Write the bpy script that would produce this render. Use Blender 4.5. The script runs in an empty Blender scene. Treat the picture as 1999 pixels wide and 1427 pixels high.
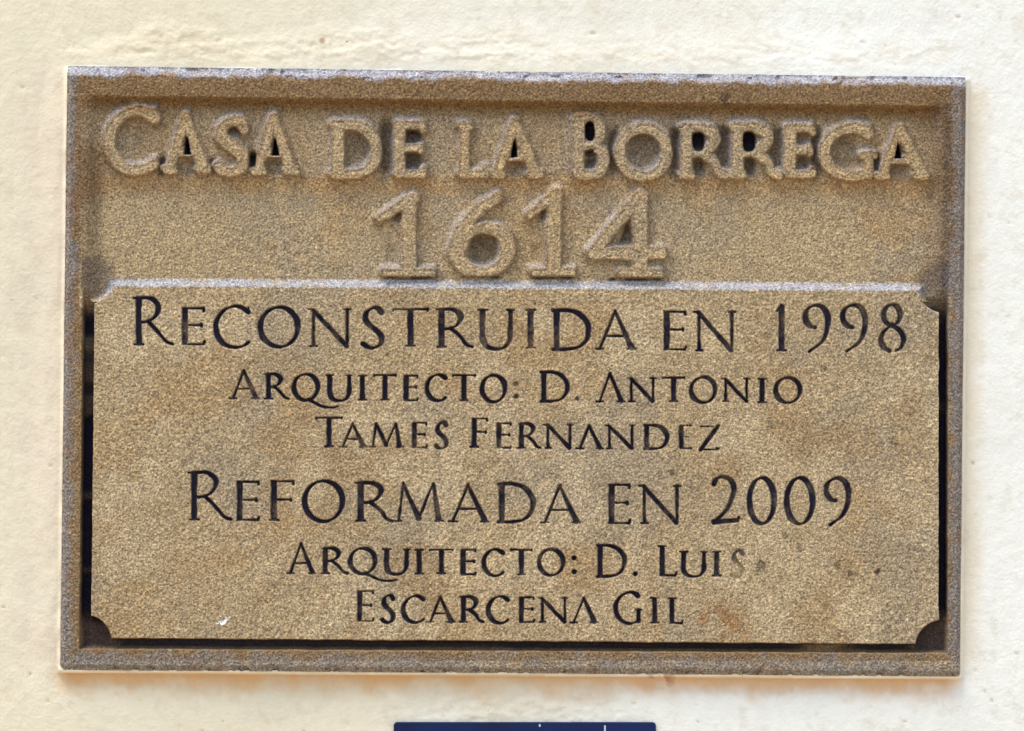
import bpy, math
import numpy as np
from math import radians, sin, cos, pi

# ------------------------------------------------------------------ camera, sky, sun, exposure
S = 0.0004                       # one design unit (a 1999 x 1427 grid on the wall) in metres
W0, H0 = 1999.0, 1427.0
scene = bpy.context.scene
cam_data = bpy.data.cameras.new('camera')
cam = bpy.data.objects.new('camera', cam_data)
scene.collection.objects.link(cam)
cam.location = (0, -4.0, 0)
cam.rotation_euler = (radians(90), 0, 0)
cam_data.sensor_width = 36.0
cam_data.lens = 36.0 * 4.0 / (W0 * S)
cam_data.clip_start = 0.05
cam_data.clip_end = 500
scene.camera = cam

SUN_EL, SUN_AZ = 69.0, -52.0     # azimuth measured from the wall's outward normal, negative = left
world = bpy.data.worlds.new('World')
scene.world = world
world.use_nodes = True
wn = world.node_tree
sky = wn.nodes.new('ShaderNodeTexSky')
sky.sky_type = 'NISHITA'
sky.sun_disc = False
sky.sun_elevation = radians(SUN_EL)
sky.sun_rotation = radians(180 - SUN_AZ)
sky.air_density = 1.0
sky.dust_density = 1.2
wn.links.new(sky.outputs[0], wn.nodes['Background'].inputs[0])
wn.nodes['Background'].inputs[1].default_value = 0.15

sun_data = bpy.data.lights.new('sun', 'SUN')
sun_data.energy = 1.5
sun_data.angle = radians(28)
sun_data.color = (1.0, 0.96, 0.90)
sun = bpy.data.objects.new('sun', sun_data)
scene.collection.objects.link(sun)
# sun direction (from scene towards the sun)
sd_ = (sin(radians(SUN_AZ)) * cos(radians(SUN_EL)), -cos(radians(SUN_AZ)) * cos(radians(SUN_EL)), sin(radians(SUN_EL)))
import mathutils
sun.rotation_euler = mathutils.Vector(sd_).to_track_quat('Z', 'Y').to_euler()

scene.view_settings.view_transform = 'Standard'
scene.view_settings.look = 'None'
scene.view_settings.gamma = 1
scene.view_settings.exposure = 1.05

rng = np.random.default_rng(7)

# ------------------------------------------------------------------ noise helpers
def vnoise(x, y, scale, seed):
    """smooth value noise in 0..1 at design coordinates x, y"""
    r = np.random.default_rng(seed)
    N = 512
    tab = r.random((N, N)).astype(np.float32)
    u = x / scale + 1000.37; v = y / scale + 1000.71
    iu = np.floor(u).astype(int); iv = np.floor(v).astype(int)
    fu = u - iu; fv = v - iv
    fu = fu * fu * fu * (fu * (fu * 6 - 15) + 10); fv = fv * fv * fv * (fv * (fv * 6 - 15) + 10)
    a = tab[iv % N, iu % N]; b = tab[iv % N, (iu + 1) % N]
    c = tab[(iv + 1) % N, iu % N]; d = tab[(iv + 1) % N, (iu + 1) % N]
    return (a * (1 - fu) + b * fu) * (1 - fv) + (c * (1 - fu) + d * fu) * fv

def fbm(x, y, scale, seed, octs=4, gain=0.5):
    s = 0; amp = 1; tot = 0
    for k in range(octs):
        s = s + amp * vnoise(x, y, scale / 2 ** k, seed + k * 17)
        tot += amp; amp *= gain
    return s / tot

def sst(a, b, x):
    t = np.clip((x - a) / (b - a), 0, 1)
    return t * t * (3 - 2 * t)

def lin(c):                      # 8-bit sRGB triple to linear
    c = np.array(c, float) / 255
    return np.where(c <= 0.04045, c / 12.92, ((c + 0.055) / 1.055) ** 2.4)

# ------------------------------------------------------------------ letter shapes (strokes cut with a broad-nib width rule)
class Pen:
    def __init__(s, x0, x1, yt, yb, thick, thin, nib=22):
        s.x0, s.x1, s.yt, s.yb, s.K, s.T, s.nib = x0, x1, yt, yb, thick, thin, nib
        s.segs = []
        s.yt += thin / 2; s.yb -= thin / 2
    def P(s, u, v):
        return np.array([s.x0 + u * (s.x1 - s.x0), s.yb - v * (s.yb - s.yt)])
    def hw(s, d):
        phi = math.atan2(-d[1], d[0])
        k = abs(sin(phi - radians(s.nib))) ** 1.3
        return 0.5 * (s.T + (s.K - s.T) * k)
    def raw(s, pts, w=None, w1=None):
        pts = [np.array(p, float) for p in pts]
        n = len(pts)
        dirs = [pts[min(i + 1, n - 1)] - pts[max(i - 1, 0)] for i in range(n)]
        for i in range(n - 1):
            if w is None:
                r0, r1 = s.hw(dirs[i]), s.hw(dirs[i + 1])
            else:
                e = w if w1 is None else w1
                r0 = w + (e - w) * i / (n - 1); r1 = w + (e - w) * (i + 1) / (n - 1)
            s.segs.append((pts[i][0], pts[i][1], pts[i + 1][0], pts[i + 1][1], r0, r1))
    def line(s, a, b, w=None, w1=None):
        s.raw([s.P(*a), s.P(*b)], w, w1)
    def spline(s, pts, w=None, w1=None, closed=False, m=7):
        p = [s.P(*q) for q in pts]
        if closed: p = [p[-1]] + p + [p[0], p[1]]
        else: p = [2 * p[0] - p[1]] + p + [2 * p[-1] - p[-2]]
        out = []
        for i in range(1, len(p) - 2):
            for k in range(m):
                t = k / m
                out.append(0.5 * ((2 * p[i]) + (-p[i-1] + p[i+1]) * t + (2*p[i-1] - 5*p[i] + 4*p[i+1] - p[i+2]) * t*t + (-p[i-1] + 3*p[i] - 3*p[i+1] + p[i+2]) * t**3))
        out.append(p[-2])
        s.raw(out, w, w1)
    def arc(s, cx, cy, rx, ry, a0, a1, w=None, n=22):
        s.raw([s.P(cx + rx * cos(radians(a0 + (a1 - a0) * i / n)), cy + ry * sin(radians(a0 + (a1 - a0) * i / n))) for i in range(n + 1)], w)
    def stem(s, u, v0=0.0, v1=1.0, w=None, serif=(1, 1)):
        a, b = s.P(u, v0), s.P(u, v1)
        r = s.K / 2 if w is None else w
        ins = max(r - s.T / 2, 0)
        s.raw([a - [0, ins], b + [0, ins]], r)
        for p, f, sg in ((a, serif[0], -1), (b, serif[1], 1)):
            if f: s.raw([p - [r * 1.35, 0], p + [r * 1.35, 0]], s.T * 0.42)
    def foot(s, u, v, r=None):
        p = s.P(u, v); r = r or s.K * 0.62
        s.raw([p - [r, 0], p + [r, 0]], s.T * 0.40)

def glyph(ch, x0, x1, yt, yb, K, T, opt=''):
    round_ = ch in 'COQSG09862'
    if round_: x0 += K / 2; x1 -= K / 2
    elif ch == 'D': x1 -= K / 2
    p = Pen(x0, x1, yt, yb, K, T)
    t = T / 2
    if ch == 'A':
        ax = 0.47
        p.line((0, 0), (ax, 1.0), t * 1.15, t * 1.15)
        p.line((ax, 0.97), (0.97, 0.03), t * 1.2, K * 0.50)
        p.foot(0, 0); p.foot(0.97, 0)
        if 'n' not in opt: p.line((0.14, 0.34), (0.80, 0.34), t * 0.9)
    elif ch == 'B':
        p.stem(0, serif=(0, 0))
        p.spline([(0, 1), (0.42, 1), (0.76, 0.88), (0.78, 0.70), (0.5, 0.55), (0, 0.53)])
        p.spline([(0, 0.53), (0.5, 0.53), (0.92, 0.40), (0.97, 0.22), (0.7, 0.03), (0, 0)])
    elif ch == 'C':
        p.spline([(1.0, 0.86), (0.82, 0.96), (0.58, 1), (0.28, 0.91), (0.06, 0.70), (0.0, 0.48), (0.07, 0.25), (0.27, 0.07), (0.58, 0), (0.84, 0.04), (1.02, 0.13)])
        p.line((1.0, 0.97), (1.01, 0.84), t * 0.8, t)
    elif ch == 'D':
        p.stem(0, serif=(0, 0)); 
        p.spline([(-0.12, 1), (0.35, 1), (0.72, 0.90), (0.96, 0.66), (1.0, 0.46), (0.92, 0.24), (0.68, 0.06), (0.3, 0), (-0.12, 0)])
    elif ch == 'E' or ch == 'F':
        p.stem(0, serif=(ch == 'F', 0))
        if 'd' in opt:
            for u in (0.25, 0.55, 0.85): p.line((u, 1), (u + .06, 1), t * .8)
            p.line((0, .5), (.7, .5), t * .45)
            p.line((0, 0), (0.95, 0), t * .75)
        else:
            p.line((-0.12, 1), (0.98, 1), t * .85); p.line((0.98, 1.0), (1.0, 0.93), t * 1.1)
            p.line((0, 0.53), (0.86, 0.53), t * 0.85); p.line((0.86, 0.55), (0.88, 0.50), t * 1.15)
            if ch == 'E':
                p.line((-0.12, 0), (0.98, 0), t * .85); p.line((0.97, 0.0), (1.04, 0.08), t * 1.1, t * 0.9)
    elif ch == 'G':
        p.spline([(0.92, 0.88), (0.78, 0.97), (0.56, 1), (0.26, 0.91), (0.05, 0.70), (0.0, 0.48), (0.07, 0.25), (0.27, 0.07), (0.58, 0), (0.82, 0.04), (0.94, 0.10)])
        p.line((0.94, 0.06), (0.94, 0.42), K * .42); p.line((0.80, 0.44), (1.06, 0.44), t * 0.8)
        p.line((0.92, 0.98), (0.93, 0.86), t * .8, t)
    elif ch == 'I':
        p.stem(0.5)
    elif ch == 'L':
        p.stem(0, serif=(0, 1)); p.line((-0.15, 0), (0.95, 0), t * .9); p.line((0.94, 0), (1.04, 0.10), t * 1.1, t * .8)
    elif ch == 'M':
        p.line((0.02, 0), (0.13, 1), t * 1.1); p.line((0.13, 0.97), (0.5, 0.06), t * 1.3, K * .44)
        p.line((0.5, 0.06), (0.85, 1), t * 1.0); p.line((0.85, 0.98), (0.98, 0.04), t * 1.4, K * .5)
        p.foot(0.0, 0, K * .5); p.foot(1.0, 0)
    elif ch == 'N':
        p.line((0, 0.02), (0, 0.97), t * 1.35, t * 1.15); p.line((-0.02, 0.98), (0.98, 0.0), K * .36, K * .42)
        p.line((1, 0.03), (1, 1), t * 1.1, t * 1.3); p.foot(0, 0, K * .5); p.foot(1, 1, K * .5); p.foot(-.08, 1, K * .4)
    elif ch == 'O' or ch == '0':
        p.arc(0.5, 0.5, 0.5, 0.5, 0, 360, n=40)
    elif ch == 'Q':
        p.arc(0.5, 0.5, 0.5, 0.5, 0, 360, n=40)
        p.spline([(0.62, 0.03), (0.90, -0.12), (1.25, -0.25), (1.62, -0.27), (1.85, -0.22)], K * .36, t * .7)
    elif ch == 'R':
        bw = float(opt) if opt else 0.56
        r_ = (K / 2) / max(x1 - x0, 1)
        b = bw - r_
        p.stem(0, serif=(1, 0)); p.line((-0.16, 1), (0, 1), t * .8)
        p.spline([(-0.05, 1), (b * .55, 1), (b * .95, 0.88), (b * 1.0, 0.73), (b * .78, 0.57), (b * .4, 0.49), (0, 0.47)])
        p.spline([(b * .50, 0.49), (b * 1.0, 0.27), (0.84, 0.06), (1.04, 0.0)], K * .38, t * 1.2)
    elif ch == 'S':
        p.spline([(0.95, 0.88), (0.78, 0.98), (0.5, 1.0), (0.16, 0.89), (0.08, 0.72), (0.28, 0.57), (0.62, 0.45), (0.93, 0.28), (0.88, 0.09), (0.52, 0.0), (0.2, 0.02), (-0.05, 0.10)])
        p.line((0.96, 0.97), (0.96, 0.85), t * .8); p.line((-0.06, 0.14), (-0.03, 0.05), t * .9)
    elif ch == 'T':
        p.stem(0.5, serif=(1, 0)); p.line((0, 1), (1, 1), t * .9)
        p.line((0.0, 1), (-0.02, 0.95), t * 1.0, t * .7); p.line((1.0, 1), (1.0, 0.95), t * 1.2, t * .7)
    elif ch == 'U':
        p.stem(0, 0.45, 1, serif=(0, 1))
        p.spline([(0, 0.5), (0.01, 0.25), (0.15, 0.06), (0.45, 0.0), (0.78, 0.05), (0.97, 0.25), (1, 0.5)])
        p.stem(1, 0.45, 1, w=K * .40, serif=(0, 1))
    elif ch == 'Z':
        p.line((0.04, 1), (.98, 1), t * .45)
        for u in (0.08, 0.4, 0.66): p.line((u, 1), (u + .08, 1), t * .75)
        p.line((0.98, 1), (0.05, 0), K * .42); p.line((0.05, 0), (0.98, 0), t * .75); p.foot(.97, 0.05, t)
    elif ch == '1':
        p.stem(0.5, serif=(1, 0)); p.line((0.5, 1.0), (0.0, 0.86), t * 1.3, t * .6)
    elif ch == 'r1':
        p.stem(0.57, 0, 0.98, serif=(0, 0)); p.line((0.66, 1.0), (0.0, 0.72), t * 1.2, t * .5)
        p.line((0.12, 0), (1.0, 0), t * .75)
    elif ch == '2':
        p.spline([(0.0, 0.84), (0.12, 0.96), (0.38, 1), (0.70, 0.93), (0.86, 0.73), (0.76, 0.50), (0.48, 0.25), (0.02, 0.02)])
        p.line((0.0, 0.02), (1.0, 0.05), K * .45, K * .36); p.line((1.0, 0.04), (1.06, 0.12), t)
    elif ch == '9':
        p.spline([(0.44, 0.52), (0.22, 0.55), (0.03, 0.70), (0.10, 0.90), (0.45, 1), (0.80, 0.94), (1.0, 0.72), (0.95, 0.44), (0.72, 0.20), (0.20, 0.0)])
    elif ch == '8':
        p.arc(0.48, 0.78, 0.38, 0.22, 0, 360); p.spline([(0.48, 0.56), (0.86, 0.42), (1.02, 0.24), (0.9, 0.07), (0.66, 0.0)])
        p.spline([(0.48, 0.56), (0.12, 0.42), (-0.02, 0.24), (0.10, 0.07), (0.34, 0.0)])
    elif ch == '6':
        p.spline([(0.80, 0.99), (0.42, 0.82), (0.10, 0.54), (0.0, 0.30), (0.16, 0.08), (0.50, 0.0), (0.86, 0.10), (1.0, 0.32), (0.86, 0.52), (0.52, 0.58), (0.22, 0.50), (0.10, 0.36)])
    elif ch == '4':
        p.line((0.70, 1), (0.02, 0.27), t * 1.5, t * 1.2); p.line((0.0, 0.25), (1.0, 0.25), t * 1.5)
        p.stem(0.70, 0, 1, serif=(0, 0)); p.line((0.42, 0), (0.98, 0), t * .75)
    elif ch == '.':
        c = p.P(0.5, 0.5); p.raw([c, c + [0.3, 0]], K / 2)
    elif ch == ':':
        for v in (0.08, 0.92):
            c = p.P(0.5, v); p.raw([c, c + [0.3, 0]], K / 2)
    return np.array(p.segs)

def seg_sd(x, y, segs):
    best = np.full(x.shape, 1e9)
    for ax, ay, bx, by, r0, r1 in segs:
        dx, dy = bx - ax, by - ay
        L2 = dx * dx + dy * dy + 1e-9
        t = np.clip(((x - ax) * dx + (y - ay) * dy) / L2, 0, 1)
        d = np.hypot(x - ax - t * dx, y - ay - t * dy) - (r0 + (r1 - r0) * t)
        np.minimum(best, d, out=best)
    return best

# (char, left, right, top, bottom, option, wear 0 = fully painted .. 1 = bare, depth factor)
# relief letters of the two top lines
RK, RT = 16.5, 8.5
RELIEF = [('C',207,311,214,340,''),('A',332,400,226,338,''),('S',421,487,236,343,''),('A',505,571,228,341,''),
 ('D',662,745,243,347,''),('E',781,826,243,347,''),
 ('L',909,950,245,347,''),('A',972,1048,238,347,''),
 ('B',1131,1182,232,349,''),('O',1203,1312,249,352,''),('R',1342,1417,249,349,'.84'),('R',1442,1520,248,348,'.86'),
 ('E',1544,1588,249,347,''),('G',1603,1712,249,351,''),('A',1723,1803,250,350,'')]
DIGITS = [('r1',740,845,378,540,''),('6',880,1005,375,540,''),('r1',1033,1120,368,539,''),('4',1156,1293,372,540,'')]
# deep drilled counters and gaps in the top line: x, y, half width, half height, depth, lean
PITS = [(365,285,7,16,34,'t'),(537,287,8,16,34,'t'),(1004,291,7,16,34,'t'),(1754,294,7,15,34,'t'),
 (806,270,14,16,18,''),(806,320,14,20,15,''),(1152,257,9,19,30,''),(1154,298,8,8,20,''),(1155,325,11,14,13,''),
 (1364,278,11,20,26,''),(1463,277,12,20,30,''),(1365,325,8,15,15,''),(1464,325,8,15,16,''),
 (461,254,13,7,14,''),(316,326,6,14,18,''),(417,324,7,11,15,''),(493,318,7,18,22,''),
 (756,292,13,50,17,''),(1200,300,10,38,17,''),(1322,298,11,46,17,''),(1413,292,14,42,13,''),(1517,294,14,42,12,''),(1595,300,9,42,15,''),
 (1709,320,7,18,17,''),(365,326,16,14,7,''),(536,326,16,14,8,''),(1008,326,14,11,8,''),(1755,322,16,20,9,''),
 (1568,272,10,14,8,''),(1568,322,10,16,11,''),(698,298,24,42,8,''),(1258,302,30,42,9,''),(944,486,26,34,12,''),(1219,455,15,18,15,'t'),
 (776,422,10,9,12,''),(1064,420,10,9,12,''),(255,275,24,40,5,''),(1650,300,20,34,8,''),(766,500,10,22,5,''),(1052,498,10,22,5,'')]

CARVED = []
def line(items, K, T):
    for it in items:
        ch, x0, x1, yt, yb = it[:5]
        opt = it[5] if len(it) > 5 else ''
        wear = it[6] if len(it) > 6 else 0.15
        dep = it[7] if len(it) > 7 else 1.0
        CARVED.append((ch, x0, x1, yt, yb, opt, wear, dep, K, T))
line([('R',271,335,579,675,'.68',.0),('E',361,398,599,675,'',.25),('C',415,491,595,681,'',.05),('O',502,588,597,680,'',.1),
 ('N',612,678,601,679,'',.35),('S',704,753,598,682,'',.3),('T',768,835,601,678,'',.3),('R',862,920,601,680,'.75',.3),
 ('U',942,997,602,684,'',.4),('I',1030,1042,602,682,'',.45),('D',1087,1156,603,685,'',.2),('A',1171,1235,604,684,'',.35),
 ('E',1302,1338,606,685,'',.1),('N',1365,1429,606,687,'',.3),('1',1516,1536,593,687,'',.4),('9',1565,1623,593,689,'',.45),
 ('9',1638,1696,593,689,'',.4),('8',1715,1770,592,688,'',.35)], 12.6, 5.8)
line([('A',455,500,720,780,'',.45),('R',524,562,728,781,'.76',.0),('Q',568,626,728,784,'',.0),('U',644,682,730,785,'',.0),('I',701,714,731,783,'',.0),
 ('T',731,772,730,783,'',.05),('E',793,815,731,784,'',.15),('C',828,875,729,785,'',.05),('T',885,927,730,784,'',.0),('O',935,992,730,787,'',.0),
 (':',1003,1011,745,779,'',.8,.7),
 ('D',1062,1113,724,786,'',.0),('.',1123,1131,774,782,'',1.5,.5),('A',1171,1214,726,786,'n',.15),('N',1233,1275,736,786,'',.1),('T',1294,1336,735,786,'',.3),
 ('O',1344,1402,734,789,'',.25),('N',1417,1458,737,786,'',.35),('I',1482,1495,737,788,'',.2),('O',1509,1568,735,789,'',.35)], 11, 5.0)
line([('T',618,667,813,874,'',.15),('A',669,711,824,875,'',.45),('M',727,781,824,875,'',.25),('E',809,832,823,876,'',.4),('S',847,878,822,878,'',.25),
 ('F',926,951,815,875,'',.1),('E',974,997,824,877,'',.3),('R',1018,1054,825,877,'.78',.2),('N',1070,1113,827,877,'',.2),('A',1132,1172,828,878,'n',.1),
 ('N',1190,1234,828,878,'',.3),('D',1263,1308,828,879,'',.4),('E',1330,1350,828,878,'d',.3),('Z',1366,1402,830,880,'',.3)], 10.6, 5.0)
line([('R',379,448,920,1017,'.70',.05),('E',468,505,938,1018,'',.15),('F',535,573,937,1018,'',.25),('O',588,675,936,1021,'',.05),('R',704,764,940,1020,'.76',.3),
 ('M',777,858,940,1020,'',.38),('A',884,948,943,1021,'',.35),('D',980,1047,942,1022,'',.38),('A',1064,1127,945,1023,'',.35),
 ('E',1194,1229,944,1024,'',.3),('N',1258,1322,946,1024,'',.3),('2',1388,1446,928,1024,'',.35),('0',1457,1518,930,1025,'',.2),('0',1530,1593,930,1026,'',.15),('9',1606,1663,931,1027,'',.3)], 12.6, 5.8)
line([('A',567,611,1058,1122,'',.25),('R',635,677,1068,1122,'.74',.25),('Q',678,738,1068,1123,'',.2),('U',755,794,1070,1124,'',.2),('I',812,825,1071,1123,'',.1),
 ('T',840,884,1071,1122,'',.1),('E',904,928,1071,1124,'',.25),('C',939,987,1070,1127,'',.2),('T',998,1038,1071,1124,'',.2),('O',1047,1105,1070,1126,'',.25),
 (':',1116,1125,1084,1122,'',.0),('D',1172,1225,1063,1128,'',.1),('.',1236,1245,1116,1125,'',.0),('L',1293,1320,1064,1126,'',.1),
 ('U',1335,1375,1075,1128,'',.15),('I',1393,1406,1075,1126,'',.1),('S',1426,1456,1073,1130,'',.92,.5)], 11, 5.0)
line([('E',702,728,1152,1215,'',.3),('S',742,774,1160,1218,'',.25),('C',782,832,1161,1218,'',.2),('A',840,882,1163,1217,'',.25),('R',905,942,1163,1217,'.80',.1),
 ('C',948,997,1162,1219,'',.15),('E',1018,1042,1164,1217,'',.15),('N',1059,1103,1165,1217,'',.15),('A',1120,1162,1165,1218,'n',.15),
 ('G',1197,1255,1154,1220,'',.05),('I',1272,1285,1165,1218,'',.1),('L',1312,1332,1166,1219,'',.15)], 11, 5.0)

# ------------------------------------------------------------------ the plaque as one carved surface, then cut into its parts
Q = dict(TL=(131., 128.), TR=(1886., 150.), BR=(1874., 1321.), BL=(117., 1308.))
NX, NY = 1125, 752
u = np.linspace(0, 1, NX)[None, :]; v = np.linspace(0, 1, NY)[:, None]
X = (Q['TL'][0] * (1 - u) + Q['TR'][0] * u) * (1 - v) + (Q['BL'][0] * (1 - u) + Q['BR'][0] * u) * v
Y = (Q['TL'][1] * (1 - u) + Q['TR'][1] * u) * (1 - v) + (Q['BL'][1] * (1 - u) + Q['BR'][1] * u) * v
# distances to the four edges (design units)
dL = u * 1756 + 0 * v; dR = (1 - u) * 1756 + 0 * v; dT = v * 1176 + 0 * u; dB = (1 - v) * 1176 + 0 * u
dE = np.minimum(np.minimum(dL, dR), np.minimum(dT, dB))
# hand-cut wobble of every line
wx = (fbm(X, Y, 26, 11, 3) - .5) * 2.2; wy = (fbm(X, Y, 26, 12, 3) - .5) * 2.2
Xw = X + wx; Yw = Y + wy

def box_sd(x, y, x0, x1, y0, y1):
    return np.maximum(np.maximum(x0 - x, x - x1), np.maximum(y0 - y, y - y1))

slopeL = (Y - 590) / 500.0
xl = 183 - 5.0 * slopeL
panel = np.maximum(np.maximum(xl - Xw, Xw - 1834), np.maximum((558 + 0.006 * (X - 222)) - Yw, Yw - (1246 + 0.0075 * (X - 222))))
for cx, cy, r in ((180, 548, 43), (1842, 560, 50), (168, 1251, 49), (1840, 1263, 52)):
    panel = np.maximum(panel, r - np.hypot(Xw - cx, Yw - cy))
rim_in = np.maximum(np.maximum((162 - 4.5 * slopeL) - Xw, Xw - 1850), np.maximum(200 + 0.006 * (X - 200) - Yw, Yw - (1267 + 0.005 * (X - 200))))
# panel slots
FIELD = -18.0
h = np.zeros_like(X)
# upper field with long coves at top, left and right
cove = sst(0, 1, np.clip((dT - 56) / 16, 0, 1)) * sst(0, 1, np.clip((dL - 38) / 34, 0, 1)) * sst(0, 1, np.clip((dR - 42) / 26, 0, 1))
upper = FIELD * cove
lower_zone = sst(560, 600, Y)
inside_rim = sst(1.5, -2.5, rim_in)
h = upper * (1 - lower_zone) + (FIELD - 20 * 0) * inside_rim * lower_zone
# deep slots beside and under the panel
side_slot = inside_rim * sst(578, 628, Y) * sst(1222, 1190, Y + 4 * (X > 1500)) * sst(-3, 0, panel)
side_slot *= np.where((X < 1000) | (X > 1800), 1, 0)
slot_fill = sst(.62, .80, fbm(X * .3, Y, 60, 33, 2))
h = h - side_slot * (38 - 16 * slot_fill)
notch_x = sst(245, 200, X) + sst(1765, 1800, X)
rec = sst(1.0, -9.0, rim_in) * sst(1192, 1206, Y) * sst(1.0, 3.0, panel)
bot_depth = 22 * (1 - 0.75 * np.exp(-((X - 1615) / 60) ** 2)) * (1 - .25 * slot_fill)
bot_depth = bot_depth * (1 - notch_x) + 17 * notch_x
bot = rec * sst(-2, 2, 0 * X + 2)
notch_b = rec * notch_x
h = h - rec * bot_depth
# the panel: flat face, top edge a slanting bevel that catches the sky
bev_top = sst(17, -2, panel)
bev_side = sst(2.2, -1.5, panel)
bev = np.where(Y < 640, np.where(np.hypot(X - 180, Y - 548) < 90, sst(13, -1, panel), bev_top), bev_side)
bev = np.where((X > 1780) & (Y < 640), sst(12, -1, panel), bev)
bev = np.where((Y > 590) & ((X < 215) | (X > 1800)), bev_side, bev)
panel_top = -1.5
h = h * (1 - bev) + panel_top * bev
in_panel = panel < 0

label = np.zeros((NY, NX), np.int32)           # 0 border, 1 upper field, 2 lower panel
label[(rim_in < 8) & (Y < 700)] = 1
label[(Y < 575) & (dT > 52) & (dL > 44) & (dR > 46)] = 1
label[(rim_in >= 0) & (Y >= 600)] = 0
label[panel < 17 * (Y < 575)] = 2

def window(x0, x1, y0, y1, m):
    fx0 = (x0 - m - 116) / 1771; fx1 = (x1 + m - 116) / 1771
    i0 = max(int((x0 - m - 133) / 1756 * NX) - 4, 0); i1 = min(int((x1 + m - 115) / 1756 * NX) + 6, NX)
    j0 = max(int((y0 - m - 152) / 1176 * NY) - 4, 0); j1 = min(int((y1 + m - 126) / 1176 * NY) + 6, NY)
    return slice(j0, j1), slice(i0, i1)

names = {}
nid = 3
erode = (fbm(X, Y, 14, 21, 3) - .5)
H_REL = 16.0
relief_h = np.full_like(X, FIELD * 10)
# pits first, then the letters rise out of them
pit = np.zeros_like(X)
for (px, py, rx, ry, dp, kind) in PITS:
    w = window(px - rx, px + rx, py - ry, py + ry, 14)
    x, y = Xw[w], Yw[w]
    if kind == 't':
        t = (y - (py - ry)) / (2 * ry)
        d = np.maximum(np.abs(x - px - (rx * .4 if px > 1100 and px < 1300 else 0)) - np.clip(t, 0, 1) * rx, np.maximum(py - ry - y, y - py - ry))
    else:
        rr = (np.abs((x - px) / rx) ** 2.8 + np.abs((y - py) / ry) ** 2.8 + 1e-9) ** (1 / 2.8)
        d = (rr - 1) * min(rx, ry)
    soft = 4.0 if dp > 20 else 8.0
    pit[w] = np.maximum(pit[w], dp * np.clip(1.22 - .5 * (y - (py - ry)) / (2 * ry), .6, 1.3) * sst(soft, -soft * .6, d))
relief_mask = np.zeros_like(X); letter_shade = np.zeros_like(X)
def relief(ch, x0, x1, yt, yb, opt, K, T, nm):
    global nid
    segs = glyph(ch, x0, x1, yt, yb, K, T, opt)
    w = window(min(x0, segs[:, 0].min()), max(x1, segs[:, 2].max()), yt, yb, 40)
    sd = seg_sd(Xw[w], Yw[w], segs) + erode[w] * 2.6
    sd2 = seg_sd(Xw[w] + 3, Yw[w] + 6, segs) + erode[w] * 3
    m = np.maximum(.60 * sst(6.5, -.5, sd) + .40 * sst(24, 0, sd), .94 * sst(15, 0, sd2))
    letter_shade[w] = np.maximum(letter_shade[w], sst(20, 5, sd) * sst(-1, 5, sd))
    lab = label[w]; better = (sd < 4.5) & (m > relief_mask[w] - .1)
    lab[better] = nid
    relief_mask[w] = np.maximum(relief_mask[w], m)
    names[nid] = nm; nid += 1
for ch, x0, x1, yt, yb, opt in RELIEF:
    relief(ch, x0, x1, yt, yb, opt, RK * (.7 if ch == 'L' else 1), RT, ('relief_letter', 'weathered raised capital %s of the top line' % ch))
for ch, x0, x1, yt, yb, opt in DIGITS:
    relief(ch, x0 + 1, x1, yt + 7, yb, opt, 21.5, 9.5, ('relief_digit', 'weathered raised numeral %s of the year' % ch[-1]))
N_REL = nid
base = h.copy()
field_w = (Y < 552)
under = np.zeros_like(X)
h = h - pit * (1 - .75 * sst(.55, .95, relief_mask))
# deep counters stay cut even where the letter shoulders reach over them
tri = pit * sst(14, 20, pit)
h = np.minimum(h + (H_REL + 0.5) * relief_mask * (1 - .0 * pit), 0.5)
deep = sst(14, 27, tri)
h = h * (1 - deep) + (-20 - tri) * deep
# undercut under the raised year, where its foot stands off the panel's bevel
for a, b, yy in ((752, 842, 542), (905, 975, 541), (1040, 1118, 542), (1190, 1290, 545)):
    g = sst(5, 0, np.abs(Y - yy)) * sst(a - 8, a + 6, X) * sst(b + 8, b - 6, X)
    under = np.maximum(under, g * sst(.15, .5, fbm(X, Y, 20, 61, 2)) * sst(3.6, 1.5, np.abs(Y - yy)))
    h = h - 9 * g * (.6 + .8 * fbm(X, Y, 20, 61, 2)) * (1 - relief_mask * .6)

paint_shade = np.zeros_like(X)  # black of the carved letters, plus painted shade in slots and holes
wearn = fbm(X, Y, 22, 41, 4, .65)
for ch, x0, x1, yt, yb, opt, wear, dep, K, T in CARVED:
    segs = glyph(ch, x0, x1, yt, yb, K, T, opt)
    w = window(segs[:, [0, 2]].min(), segs[:, [0, 2]].max(), segs[:, [1, 3]].min(), segs[:, [1, 3]].max(), 10)
    sd = seg_sd(Xw[w] * .5 + X[w] * .5, Yw[w] * .5 + Y[w] * .5, segs) + erode[w] * 2.4
    cut = sst(1.0, -2.4, sd) * (6 + 6 * sst(0, -5, sd)) * dep
    h[w] = h[w] - cut
    p = sst(0.7, -1.4, sd) * np.clip(1.10 - wear * .62 - (wearn[w] - .5) * (0.7 + 1.2 * wear), 0, 1)
    if ch == 'S' and wear > .9:
        p = p * 0 + sst(0.9, -1.4, sd) * (np.clip(1.0 - wearn[w] * 0.7, 0, 1) * sst(1108, 1090, Y[w]) * .8 + .12)
    paint_shade[w] = np.maximum(paint_shade[w], p * .96)
    lab = label[w]; lab[sd < 0.6] = nid
    kind = 'carved_digit' if ch.isdigit() else ('carved_mark' if ch in '.:' else 'carved_letter')
    names[nid] = (kind, None)
    nid += 1

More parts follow.
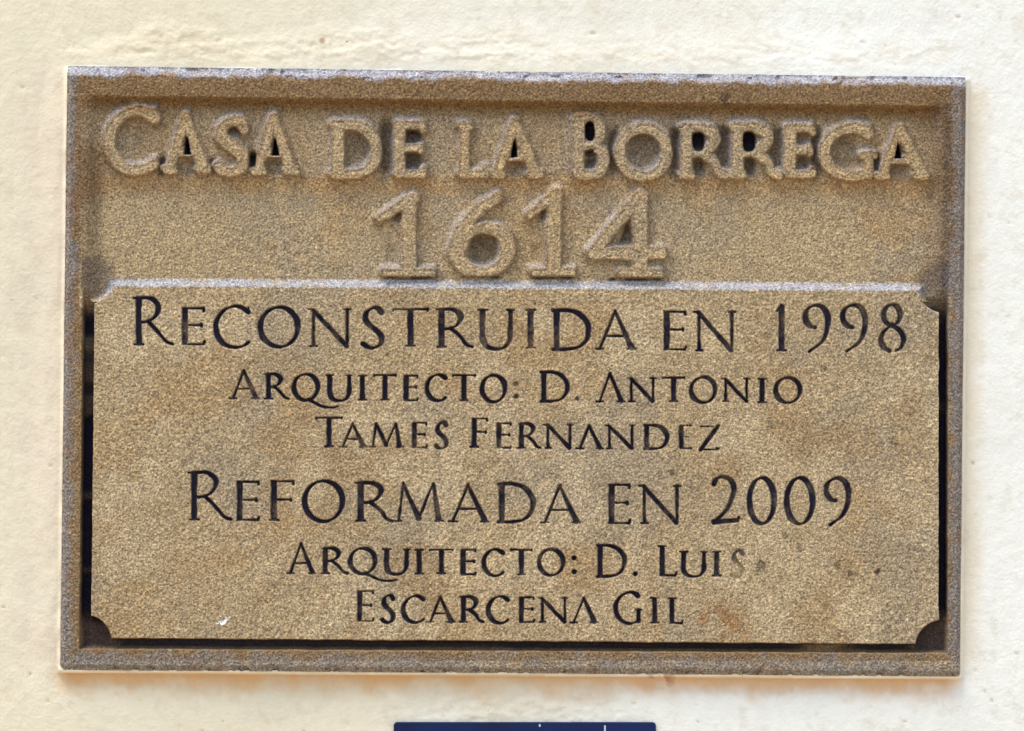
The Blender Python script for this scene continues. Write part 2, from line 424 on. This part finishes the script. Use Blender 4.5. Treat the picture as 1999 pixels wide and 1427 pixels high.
# painted shade: slots, notches, drilled holes and the year's undercut blackened
paint_shade = np.maximum(paint_shade, side_slot * sst(4, 12, -h) * .96 * (1 - .35 * slot_fill))
paint_shade = np.maximum(paint_shade, notch_b * .62)
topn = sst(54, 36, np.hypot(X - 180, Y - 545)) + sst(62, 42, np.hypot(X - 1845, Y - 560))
paint_shade = np.maximum(paint_shade, topn * sst(3, 12, panel) * (rim_in < 2) * .42)
paint_shade = np.maximum(paint_shade, rec * (1 - notch_x) * sst(3, 14, -(h + 21)) * .85)
paint_shade = np.maximum(paint_shade, sst(.25, 1, deep) * .86)
paint_shade = np.maximum(paint_shade, under * .75)

# weathered rim: rounded and chipped outer edge
chip = fbm(X, Y, 18, 51, 4, .6)
h = h - 12 * sst(20, 0, dT) * (0.7 + .6 * chip) - 6 * sst(9, 0, np.minimum(dL, dR)) * (0.6 + .8 * chip) - 8 * sst(12, 0, dB) * (.5 + chip)
h = h - 7 * sst(.60, .74, chip) * sst(16, 2, dB) - 6 * sst(.6, .72, fbm(X, Y, 30, 52, 3)) * sst(30, 6, dT)
hs = h.copy()
for _k in range(2):
    hs[1:-1, 1:-1] = (hs[1:-1, 1:-1] * 2 + hs[:-2, 1:-1] + hs[2:, 1:-1] + hs[1:-1, :-2] + hs[1:-1, 2:]) / 6
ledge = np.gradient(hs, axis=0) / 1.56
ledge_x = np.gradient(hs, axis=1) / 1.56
# overall unevenness and sand grain
h = h + (fbm(X, Y, 160, 71, 3) - .5) * 4.5 + (fbm(X, Y, 36, 72, 3) - .5) * 1.6
carv = (label >= N_REL)
h = h + (vnoise(X, Y, 3.4, 73) - .5) * 1.7 * (1 - .5 * carv) + (rng.random(X.shape) - .5) * 0.5
# white chip on the panel
spl = np.hypot((X - 436) * .9, (Y - 1212)) + (fbm(X, Y, 6, 91, 2) - .5) * 22 + 1
h = h - 1.5 * (spl < 7)

# ---- stone colours (stains with their own shape, dirt, lime bloom on the rim; painted shade and sky highlights)
tan = lin((176, 154, 118)); grey = lin((154, 140, 118)); ochre = lin((168, 134, 88)); brown = lin((120, 88, 48)); lilac = lin((132, 126, 120)); dark = lin((84, 72, 62))
col = np.ones(X.shape + (3,)) * tan
def blend(c, m):
    global col
    m = np.clip(m, 0, 1)[..., None]
    col = col * (1 - m) + np.array(c) * m
blend(grey, sst(.42, .68, fbm(X, Y, 210, 81, 4, .6)) * .5)
blend(ochre, sst(.50, .72, fbm(X, Y, 120, 82, 4, .6)) * .4)
blend(lin((174, 150, 112)), sst(.75, 1, relief_mask) * .4)
blend(lin((142, 124, 100)), sst(460, 330, Y) * (1 - sst(.7, 1, relief_mask)) * (label != 0) * .34)  # field greyed behind the letters, shading around the title painted in
blend(lin((104, 86, 70)), letter_shade * .42 * (.5 + fbm(X, Y, 26, 97, 3)))  # occlusion shade between the raised letters, painted as a grey-brown band
blend(lin((72, 60, 56)), sst(3, 14, pit) * .7 * (1 - relief_mask * .8))  # pits and letter gaps darkened, their shade put into the colour
blend(lin((44, 36, 30)), notch_b * .95)  # shade of the bottom notches painted dark brown
blend(lin((196, 176, 140)), sst(.52, .70, fbm(X, Y, 90, 83, 4)) * .5 * (Y > 600))
# shade painted ochre below the top line; painted shade and grime in the cove
blend(ochre, sst(30, 6, np.abs(Yw - (358 + .004 * X))) * .55 * (Y < 400) * (.5 + fbm(X, Y, 50, 84, 2)))
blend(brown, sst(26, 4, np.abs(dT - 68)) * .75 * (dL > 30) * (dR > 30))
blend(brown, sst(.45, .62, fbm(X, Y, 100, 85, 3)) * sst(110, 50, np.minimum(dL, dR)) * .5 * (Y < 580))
blend(lin((108, 88, 64)), sst(95, 30, np.minimum(dL, dR)) * (dT > 40) * sst(600, 540, Y) * .55)  # upper field edges, here and below: grime plus painted corner shade
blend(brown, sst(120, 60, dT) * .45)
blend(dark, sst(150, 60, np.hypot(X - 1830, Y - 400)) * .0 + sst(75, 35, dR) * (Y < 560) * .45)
# border brown inside; outside lime-grey bloom with sky tint painted in
rimm = np.minimum(np.minimum(dL, dR), np.minimum(dT, dB))
bord = (label == 0)
blend(brown * .8 + grey * .22, bord * (.66 + .3 * fbm(X, Y, 40, 86, 3)) * (Y < 1290))
lw = fbm(X, Y, 34, 87, 4, .6)
bloomw = np.where(dT <= rimm + .1, 18, np.where(dR <= rimm + .1, 29, np.where(dB <= rimm + .1, 36, 22)))
bloom = sst(1.25, .45, rimm / bloomw + (lw - .5) * 1.3)
blend(lilac, bloom * .8 * ((dR > 60) | True) * np.where((dB < 60) & (X > 220), .85, 1))
blend(lin((182, 184, 196)), sst(22, 8, dT + (lw - .5) * 26) * .55)  # bluish sky highlight painted along the weathered top rim
blend(lin((130, 92, 60)), sst(.6, .75, fbm(X, Y, 30, 88, 3)) * sst(34, 16, rimm) * .35)
# painted sky light with pale lime on the panel's bevels
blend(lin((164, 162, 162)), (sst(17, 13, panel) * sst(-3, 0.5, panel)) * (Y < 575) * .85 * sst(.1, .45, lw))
# pale dust plus painted sky highlight on the relief's up-facing ledges
blend(lin((170, 168, 172)), sst(.12, 1.3, ledge + .45 * ledge_x) * (Y < 640) * (paint_shade < .2) * np.where(panel < 18, .5, .34) * sst(.2, .5, fbm(X, Y, 30, 95, 3)))
# spots
for sx, sy, sr, k in ((1483,1103,12,.6),(1476,1118,9,.5),(1532,1045,9,.5),(1562,1068,9,.5),(1635,1103,8,.5),(1660,1120,10,.6),(1714,1117,9,.85),(1707,1098,6,.5),
        (1605,720,7,.5),(1127,778,5,.6),(1415,190,14,.5),(1460,192,9,.6),(517,200,5,.7),(1510,935,6,.4),(1313,922,5,.6),(1044,592,4,.9),(1588,722,5,.4),(1745,860,10,.35),(1500,830,9,.35)):
    dd = np.hypot(X - sx, (Y - sy) * .9) + (chip - .5) * sr * 1.6
    blend(lin((58, 44, 36)), sst(sr, sr * .35, dd) * k)
blend(lin((150, 98, 48)), sst(120, 40, np.hypot((X - 1380), (Y - 1225) * 1.6)) * sst(.4, .6, fbm(X, Y, 40, 89, 3)) * .55)
blend(lin((250, 248, 244)), (spl < 8.0) * 1.0)
paint_shade = np.where(spl < 8, 0, paint_shade)

def world_pts(x, y, hh):
    return np.stack([(x - W0 / 2) * S, -hh * S, (H0 / 2 - y) * S], -1)

# ------------------------------------------------------------------ materials
def new_mat(name):
    m = bpy.data.materials.new(name); m.use_nodes = True
    nt = m.node_tree; b = nt.nodes['Principled BSDF']
    return m, nt, b
def N(nt, t, **kw):
    n = nt.nodes.new(t)
    for k, v_ in kw.items(): setattr(n, k, v_)
    return n
def ramp(nt, src, stops):
    r = N(nt, 'ShaderNodeValToRGB'); e = r.color_ramp.elements
    while len(e) > 2: e.remove(e[-1])
    for i, (p_, c) in enumerate(stops):
        if i >= 2: e.new(p_)
        e[i].position = p_; e[i].color = (*c, 1) if len(c) == 3 else c
    nt.links.new(src, r.inputs[0]); return r
def mixc(nt, typ, a, b, f):
    m = N(nt, 'ShaderNodeMix', data_type='RGBA', blend_type=typ)
    for s_, val in ((6, a), (7, b), (0, f)):
        if isinstance(val, bpy.types.NodeSocket): nt.links.new(val, m.inputs[s_])
        elif isinstance(val, (int, float)): m.inputs[s_].default_value = val
        else: m.inputs[s_].default_value = (*val, 1)
    return m.outputs[2]

stone, nt, b = new_mat('sandstone')
tc = N(nt, 'ShaderNodeTexCoord')
at = N(nt, 'ShaderNodeAttribute', attribute_name='tint')
pa = N(nt, 'ShaderNodeAttribute', attribute_name='paint_shade_mix')
n1 = N(nt, 'ShaderNodeTexNoise'); n1.inputs['Scale'].default_value = 700; n1.inputs['Detail'].default_value = 2.5; n1.inputs['Roughness'].default_value = .75
n2 = N(nt, 'ShaderNodeTexNoise'); n2.inputs['Scale'].default_value = 230; n2.inputs['Detail'].default_value = 2
vo = N(nt, 'ShaderNodeTexVoronoi'); vo.inputs['Scale'].default_value = 620
for n in (n1, n2, vo): nt.links.new(tc.outputs['Object'], n.inputs['Vector'])
g1 = ramp(nt, n1.outputs[0], [(.30, (.22, .19, .16)), (.44, (.68, .66, .62)), (.54, (1.08, 1.06, 1.02)), (.70, (1.8, 1.75, 1.66))])
vr = ramp(nt, vo.outputs['Color'], [(0.0, (.72, .70, .70)), (.5, (1.0, .99, .97)), (1.0, (1.26, 1.25, 1.24))])
g2 = ramp(nt, n2.outputs[0], [(.35, (.88, .88, .90)), (.65, (1.12, 1.10, 1.06))])
c = mixc(nt, 'MULTIPLY', at.outputs['Color'], g1.outputs[0], 0.86)
c = mixc(nt, 'MULTIPLY', c, vr.outputs[0], 1.0)
c = mixc(nt, 'MULTIPLY', c, g2.outputs[0], 1.0)
c = mixc(nt, 'MIX', c, (0.018, 0.016, 0.036), pa.outputs['Fac'])  # one black for letter pigment and the painted slot shade
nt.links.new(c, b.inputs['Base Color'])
b.inputs['Roughness'].default_value = .93
b.inputs['Specular IOR Level'].default_value = .2
bp = N(nt, 'ShaderNodeBump'); bp.inputs['Strength'].default_value = .55; bp.inputs['Distance'].default_value = .0009
nt.links.new(n1.outputs[0], bp.inputs['Height']); nt.links.new(bp.outputs[0], b.inputs['Normal'])

plaster, nt, b = new_mat('cream_plaster')
tc = N(nt, 'ShaderNodeTexCoord')
at = N(nt, 'ShaderNodeAttribute', attribute_name='tint')
n1 = N(nt, 'ShaderNodeTexNoise'); n1.inputs['Scale'].default_value = 90; n1.inputs['Detail'].default_value = 6; n1.inputs['Roughness'].default_value = .6
n2 = N(nt, 'ShaderNodeTexNoise'); n2.inputs['Scale'].default_value = 420; n2.inputs['Detail'].default_value = 3
vo = N(nt, 'ShaderNodeTexVoronoi'); vo.inputs['Scale'].default_value = 34
for n in (n1, n2, vo): nt.links.new(tc.outputs['Object'], n.inputs['Vector'])
g1 = ramp(nt, n1.outputs[0], [(.3, (.95, .94, .92)), (.7, (1.02, 1.02, 1.02))])
sp = ramp(nt, vo.outputs['Distance'], [(.02, (.55, .36, .22)), (.06, (1, 1, 1))])
sel = ramp(nt, n1.outputs[0], [(.56, (0, 0, 0)), (.60, (1, 1, 1))])
c = mixc(nt, 'MULTIPLY', at.outputs['Color'], g1.outputs[0], 1.0)
c = mixc(nt, 'MULTIPLY', c, sp.outputs[0], sel.outputs[0])
nt.links.new(c, b.inputs['Base Color'])
b.inputs['Roughness'].default_value = .85; b.inputs['Specular IOR Level'].default_value = .25
bp = N(nt, 'ShaderNodeBump'); bp.inputs['Strength'].default_value = .42; bp.inputs['Distance'].default_value = .0010
ad = N(nt, 'ShaderNodeMath', operation='ADD'); nt.links.new(n1.outputs[0], ad.inputs[0]); nt.links.new(n2.outputs[0], ad.inputs[1])
nt.links.new(ad.outputs[0], bp.inputs['Height']); nt.links.new(bp.outputs[0], b.inputs['Normal'])

enamel, nt, b = new_mat('blue_enamel')
tc = N(nt, 'ShaderNodeTexCoord')
n1 = N(nt, 'ShaderNodeTexNoise'); n1.inputs['Scale'].default_value = 26; n1.inputs['Detail'].default_value = 5
vo = N(nt, 'ShaderNodeTexVoronoi'); vo.inputs['Scale'].default_value = 70
for n in (n1, vo): nt.links.new(tc.outputs['Object'], n.inputs['Vector'])
r1 = ramp(nt, n1.outputs[0], [(.3, (.004, .009, .050)), (.7, (.006, .016, .075))])
r2 = ramp(nt, vo.outputs['Distance'], [(.035, (1, 1, 1)), (.075, (0, 0, 0))])
c = mixc(nt, 'MIX', r1.outputs[0], (.35, .37, .45), r2.outputs[0])
nt.links.new(c, b.inputs['Base Color']); b.inputs['Roughness'].default_value = .4; b.inputs['Specular IOR Level'].default_value = .2
whitep, nt, b = new_mat('white_enamel')
b.inputs['Base Color'].default_value = (.5, .52, .56, 1); b.inputs['Roughness'].default_value = .5
ground_m, nt, b = new_mat('paving_stone')
tc = N(nt, 'ShaderNodeTexCoord'); br = N(nt, 'ShaderNodeTexNoise'); br.inputs['Scale'].default_value = 3
nt.links.new(tc.outputs['Object'], br.inputs['Vector'])
r1 = ramp(nt, br.outputs[0], [(.3, (.34, .25, .16)), (.7, (.46, .35, .23))])
nt.links.new(r1.outputs[0], b.inputs['Base Color']); b.inputs['Roughness'].default_value = .9

# ------------------------------------------------------------------ mesh building
def mesh_obj(name, verts, quads, mats, parent=None, tint=None, paint_shade_mix=None, smooth=False):
    me = bpy.data.meshes.new(name)
    me.vertices.add(len(verts)); me.vertices.foreach_set('co', np.ascontiguousarray(verts, np.float32).ravel())
    nq = len(quads)
    me.loops.add(nq * 4); me.loops.foreach_set('vertex_index', np.ascontiguousarray(quads, np.int32).ravel())
    me.polygons.add(nq)
    me.polygons.foreach_set('loop_start', np.arange(0, nq * 4, 4, dtype=np.int32))
    me.polygons.foreach_set('loop_total', np.full(nq, 4, np.int32))
    me.polygons.foreach_set('use_smooth', np.full(nq, smooth))
    me.update(calc_edges=True)
    if tint is not None:
        a = me.attributes.new('tint', 'FLOAT_COLOR', 'POINT')
        a.data.foreach_set('color', np.concatenate([tint, np.ones((len(tint), 1))], 1).astype(np.float32).ravel())
    if paint_shade_mix is not None:
        a = me.attributes.new('paint_shade_mix', 'FLOAT', 'POINT'); a.data.foreach_set('value', paint_shade_mix.astype(np.float32))
    me.materials.append(mats)
    o = bpy.data.objects.new(name, me); scene.collection.objects.link(o)
    if parent is not None: o.parent = parent
    return o

# ---- wall
def grow(a, b, step, outs):
    core = np.arange(a, b + .1, step)
    lo = [a - o for o in outs][::-1]; hi = [core[-1] + o for o in outs]
    return np.array(lo + list(core) + hi)
outs = [12, 30, 60, 110, 190, 320, 520, 900, 1500, 2500, 4000, 5400]
gx = grow(-120, 2120, 3.6, outs); gy = grow(-120, 1548, 3.6, outs)
WX, WY = np.meshgrid(gx, gy)
def edge_line(p, q, x, y):
    nx, ny = (q[1] - p[1]), -(q[0] - p[0]); L = math.hypot(nx, ny)
    return ((x - p[0]) * nx + (y - p[1]) * ny) / L
eT = edge_line(Q['TL'], Q['TR'], WX, WY); eR = edge_line(Q['TR'], Q['BR'], WX, WY)
eB = edge_line(Q['BR'], Q['BL'], WX, WY); eL = edge_line(Q['BL'], Q['TL'], WX, WY)
# all positive outside
dq = np.maximum(np.maximum(eT, eB), np.maximum(eL, eR))
core = sst(800, 200, np.maximum(np.abs(WX - 1000) - 1100, np.abs(WY - 700) - 850))
wz = -25 + (fbm(WX, WY, 300, 101, 2) - .5) * 8 * core + (fbm(WX, WY, 60, 102, 4) - .5) * 1.3 * core
# plaster worked up to the stone above it, with ragged trowel ripples
upx = sst(-70, 60, WX - 131) * sst(90, -120, WX - 1886)
ridge = 80 + 45 * (fbm(WX, WY * 0, 130, 103, 3) - .5) * 2
up = sst(ridge + 40, 0, eT) * (eT > -4) * sst(120, 200, 1e3 - 0 * WX)
up = sst(ridge + 30, 4, eT) * sst(-60, 0, eT) * upx
wz = wz + up * 6
rip_zone = sst(4, 34, eT) * sst(ridge + 10, ridge - 35, eT) * upx
rip = fbm(WX * .35, WY + 9 * fbm(WX, WY, 40, 105, 2), 15, 104, 4, .6)
amp = np.where(WX < 1000, 1.0, .55)
wz = wz + rip_zone * amp * ((sst(.47, .53, rip) - .5) * 1.7 + (fbm(WX * .6, WY, 9, 131, 3, .7) - .5) * 2.6)
sideL = sst(70, 5, eL) * sst(-40, -5, eL) * sst(40, -120, eT) * sst(60, -100, eB)
sideR = sst(60, 8, eR) * sst(-40, -5, eR) * sst(10, -60, eT) * sst(60, -60, eB)
wz = wz + sideL * (9 + 5 * (fbm(WX, WY * .4, 30, 106, 3) - .5))
wz = wz - sideR * 4 * (1 - .5 * sst(0, 20, eR))
sideB = sst(45, 6, eB) * (eB > -5) * sst(30, -60, eL) * sst(30, -60, eR)
wz = wz - sideB * 9 + sideB * (fbm(WX * .5, WY, 14, 107, 4) - .5) * 7
# thin bead of mortar squeezed out round the stone
bead = sst(7.5, 2.5, np.abs(dq - 1.0)) * (.75 + .5 * fbm(WX, WY, 40, 108, 2)) * np.where(eT > -3, 0, 1)
wz = np.maximum(wz, -26 + bead * 15 * np.where(eB > -3, 1.0, .9))
# low ripples above the sign
rs = sst(300, 120, np.abs(WX - 1020)) * sst(1345, 1370, WY) * sst(1440, 1412, WY)
wz = wz + rs * (fbm(WX * .6, WY, 13, 109, 4, .65) - .5) * 6
wz = wz + (fbm(WX, WY, 9, 110, 2) - .5) * .8 * core
inside = dq < -5
wz = np.where(inside, -90, wz)
cream = lin((233, 219, 186)); cream2 = lin((243, 239, 224)); ochr = lin((212, 160, 98)); pinkish = lin((218, 196, 172))
wc = np.ones(WX.shape + (3,)) * cream
def wb(c, m):
    global wc
    m = np.clip(m, 0, 1)[..., None]; wc = wc * (1 - m) + np.array(c) * m
wb(cream2, sst(300, 1700, WX + (fbm(WX, WY, 300, 111, 3) - .5) * 900) * .9)
wb(pinkish, sst(150, 0, eL + (fbm(WX, WY, 60, 112, 4) - .5) * 120) * sst(30, -40, eT) * sst(30, -60, eB) * sst(-60, 0, eL) * .5)
wb(lin((216, 190, 150)), rip_zone * sst(.4, .65, fbm(WX * .4, WY, 18, 113, 4, .7)) * .28)
wb(ochr, sst(62, 8, eB + (fbm(WX, WY, 44, 114, 5, .62) - .5) * 40) * (eB > 5) * sst(-30, 20, WX - 117) * sst(20, -30, WX - 1874) * .85)  # warm contact shade painted below the plaque, with some ochre stain
wb(lin((230, 205, 160)), sst(62, 12, eR + (fbm(WX, WY, 60, 115, 3) - .5) * 20) * sst(-30, 4, eR) * sst(4, -40, eT) * sst(30, -70, eB) * .5)  # soft warm shade strip painted right of the plaque
wb(lin((250, 232, 198)), bead * .8)
wb(lin((170, 105, 50)), sst(22, 6, np.hypot((WX - 1290) / 2.2, WY - 1328)) * sst(.45, .6, fbm(WX, WY, 12, 116, 3)) * .7)
wb(lin((150, 92, 60)), sst(9, 3, np.hypot(WX - 628, WY - 78)) * .7)
wb(lin((214, 204, 176)), sst(.52, .72, fbm(WX, WY, 110, 121, 5, .6)) * .35 * sst(1900, 300, WX))
wb(lin((206, 186, 150)), sst(.60, .72, fbm(WX, WY, 26, 122, 4, .7)) * .22)
for _i in range(150):
    _x, _y, _r = rng.uniform(-60, 2060), rng.uniform(-40, 1470), rng.uniform(2.2, 5.0)
    _a = max(int(np.searchsorted(gx, _x - 12)), 0); _b = int(np.searchsorted(gx, _x + 12))
    _c = max(int(np.searchsorted(gy, _y - 12)), 0); _d = int(np.searchsorted(gy, _y + 12))
    _dd = np.hypot((WX[_c:_d, _a:_b] - _x) * rng.uniform(.5, 1), WY[_c:_d, _a:_b] - _y)
    _m = sst(_r, _r * .3, _dd)
    wz[_c:_d, _a:_b] -= 2.0 * _m * (dq[_c:_d, _a:_b] > 8)
    _m = (_m * rng.uniform(.1, .6))[..., None]
    wc[_c:_d, _a:_b] = wc[_c:_d, _a:_b] * (1 - _m) + lin((176, 128, 84)) * _m
nyw, nxw = WX.shape
vw = world_pts(WX, WY, wz).reshape(-1, 3)
idx = np.arange(nyw * nxw).reshape(nyw, nxw)
qw = np.stack([idx[:-1, :-1], idx[1:, :-1], idx[1:, 1:], idx[:-1, 1:]], -1).reshape(-1, 4)
# give the wall its thickness
ring = np.concatenate([idx[0, :-1], idx[:-1, -1], idx[-1, :0:-1], idx[:0:-1, 0]])
back = vw[ring].copy(); back[:, 1] = 0.35
nb = len(ring); k = np.arange(nb); k2 = (k + 1) % nb
qr = np.stack([ring[k], ring[k2], len(vw) + k2, len(vw) + k], -1)
vv = np.concatenate([vw, back]); tt = np.concatenate([wc.reshape(-1, 3), np.ones((nb, 3)) * cream])
wall = mesh_obj('plaster_wall', vv, np.concatenate([qw, qr]), plaster, tint=tt, smooth=True)
wall['kind'] = 'structure'; wall['label'] = 'cream painted rough plaster wall behind the stone plaque'

# ---- plaque
plaque = bpy.data.objects.new('stone_plaque', None); scene.collection.objects.link(plaque)
plaque['label'] = 'weathered brown sandstone plaque with raised and carved Spanish lettering set in the cream wall'
plaque['category'] = 'plaque'
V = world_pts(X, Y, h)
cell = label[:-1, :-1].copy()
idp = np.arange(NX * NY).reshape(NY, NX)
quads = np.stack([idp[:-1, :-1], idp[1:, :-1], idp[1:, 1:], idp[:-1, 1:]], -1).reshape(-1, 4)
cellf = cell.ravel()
Vf = V.reshape(-1, 3); Cf = col.reshape(-1, 3); Pf = paint_shade.ravel()
order = np.argsort(cellf, kind='stable'); sc_ = cellf[order]
bounds = {int(l): (np.searchsorted(sc_, l, 'left'), np.searchsorted(sc_, l, 'right')) for l in np.unique(sc_)}
def part(l, name, parent, lab=None):
    a, b_ = bounds.get(l, (0, 0))
    if b_ - a < 1: return None
    q = quads[order[a:b_]]
    uq, inv = np.unique(q, return_inverse=True)
    v_, c_, p_ = Vf[uq], Cf[uq], Pf[uq]
    q2 = inv.reshape(-1, 4)
    if l == 0:      # sides of the slab, running back into the wall
        rg = np.concatenate([idp[0, :-1], idp[:-1, -1], idp[-1, :0:-1], idp[:0:-1, 0]])
        loc = np.searchsorted(uq, rg); bk = v_[loc].copy(); bk[:, 1] = 86 * S
        m = len(rg); kk = np.arange(m); kn = (kk + 1) % m
        q2 = np.concatenate([q2, np.stack([loc[kk], loc[kn], len(v_) + kn, len(v_) + kk], -1)])
        v_ = np.concatenate([v_, bk]); c_ = np.concatenate([c_, c_[loc]]); p_ = np.concatenate([p_, p_[loc]])
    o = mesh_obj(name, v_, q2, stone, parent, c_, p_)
    if lab: o['label'] = lab
    return o
border = part(0, 'border', plaque, 'raised rim with grey lime bloom and painted sky tint along its outer edge')
field = part(1, 'upper_field', plaque, 'sunken brown upper field behind the raised lettering')
panel_o = part(2, 'lower_panel', plaque, 'flush tan panel with notched corners and carved lettering')
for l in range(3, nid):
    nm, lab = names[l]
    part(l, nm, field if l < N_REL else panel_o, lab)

# ---- blue sign below, only its top edge in the photograph
import bmesh
sign = bpy.data.objects.new('blue_sign', None); scene.collection.objects.link(sign)
sign['label'] = 'dark blue enamel sign just below the plaque, only its top edge visible'
sign['category'] = 'sign'
def plate(name, x0, x1, y0, y1, z0, z1, r, mat, bevel=0):
    bm = bmesh.new(); pts = []
    for cx, cy, a0 in ((x1 - r, y0 + r, 0), (x0 + r, y0 + r, 90), (x0 + r, y1 - r, 180), (x1 - r, y1 - r, 270)):
        for i in range(7):
            a = radians(a0 + 15 * i); pts.append((cx + r * cos(a), cy - r * sin(a)))
    vs = [bm.verts.new(tuple(world_pts(np.array(x), np.array(y), z1))) for x, y in pts]
    f = bm.faces.new(vs)
    ex = bmesh.ops.extrude_face_region(bm, geom=[f])
    for g in ex['geom']:
        if isinstance(g, bmesh.types.BMVert): g.co.y = -z0 * S
    bmesh.ops.recalc_face_normals(bm, faces=bm.faces)
    if bevel:
        ed = [e for e in bm.edges if all(abs(v_.co.y + z1 * S) < 1e-7 for v_ in e.verts)]
        bmesh.ops.bevel(bm, geom=ed, offset=bevel * S, segments=3, affect='EDGES', profile=.5)
    me = bpy.data.meshes.new(name); bm.to_mesh(me); bm.free(); me.materials.append(mat)
    o = bpy.data.objects.new(name, me); scene.collection.objects.link(o); o.parent = sign
    return o
plate('sign_plate', 768, 1281, 1411, 1760, -32, -17, 7, enamel, 2.5)
plate('painted_line', 1179.5, 1183, 1417, 1700, -17.05, -16.4, 1.2, whitep)
plate('paint_spot', 1052, 1055.5, 1414.5, 1420, -17.05, -16.4, 1.7, whitep)

# ---- unseen ground in front of the wall, added for warm bounce light
gz = (H0 / 2 - (gy[-1])) * S
gq = np.array([[-60, 60, gz], [60, 60, gz], [60, -60, gz], [-60, -60, gz]], float)
ground = mesh_obj('ground', gq[::-1].copy(), np.array([[0, 1, 2, 3]]), ground_m)
ground['kind'] = 'structure'
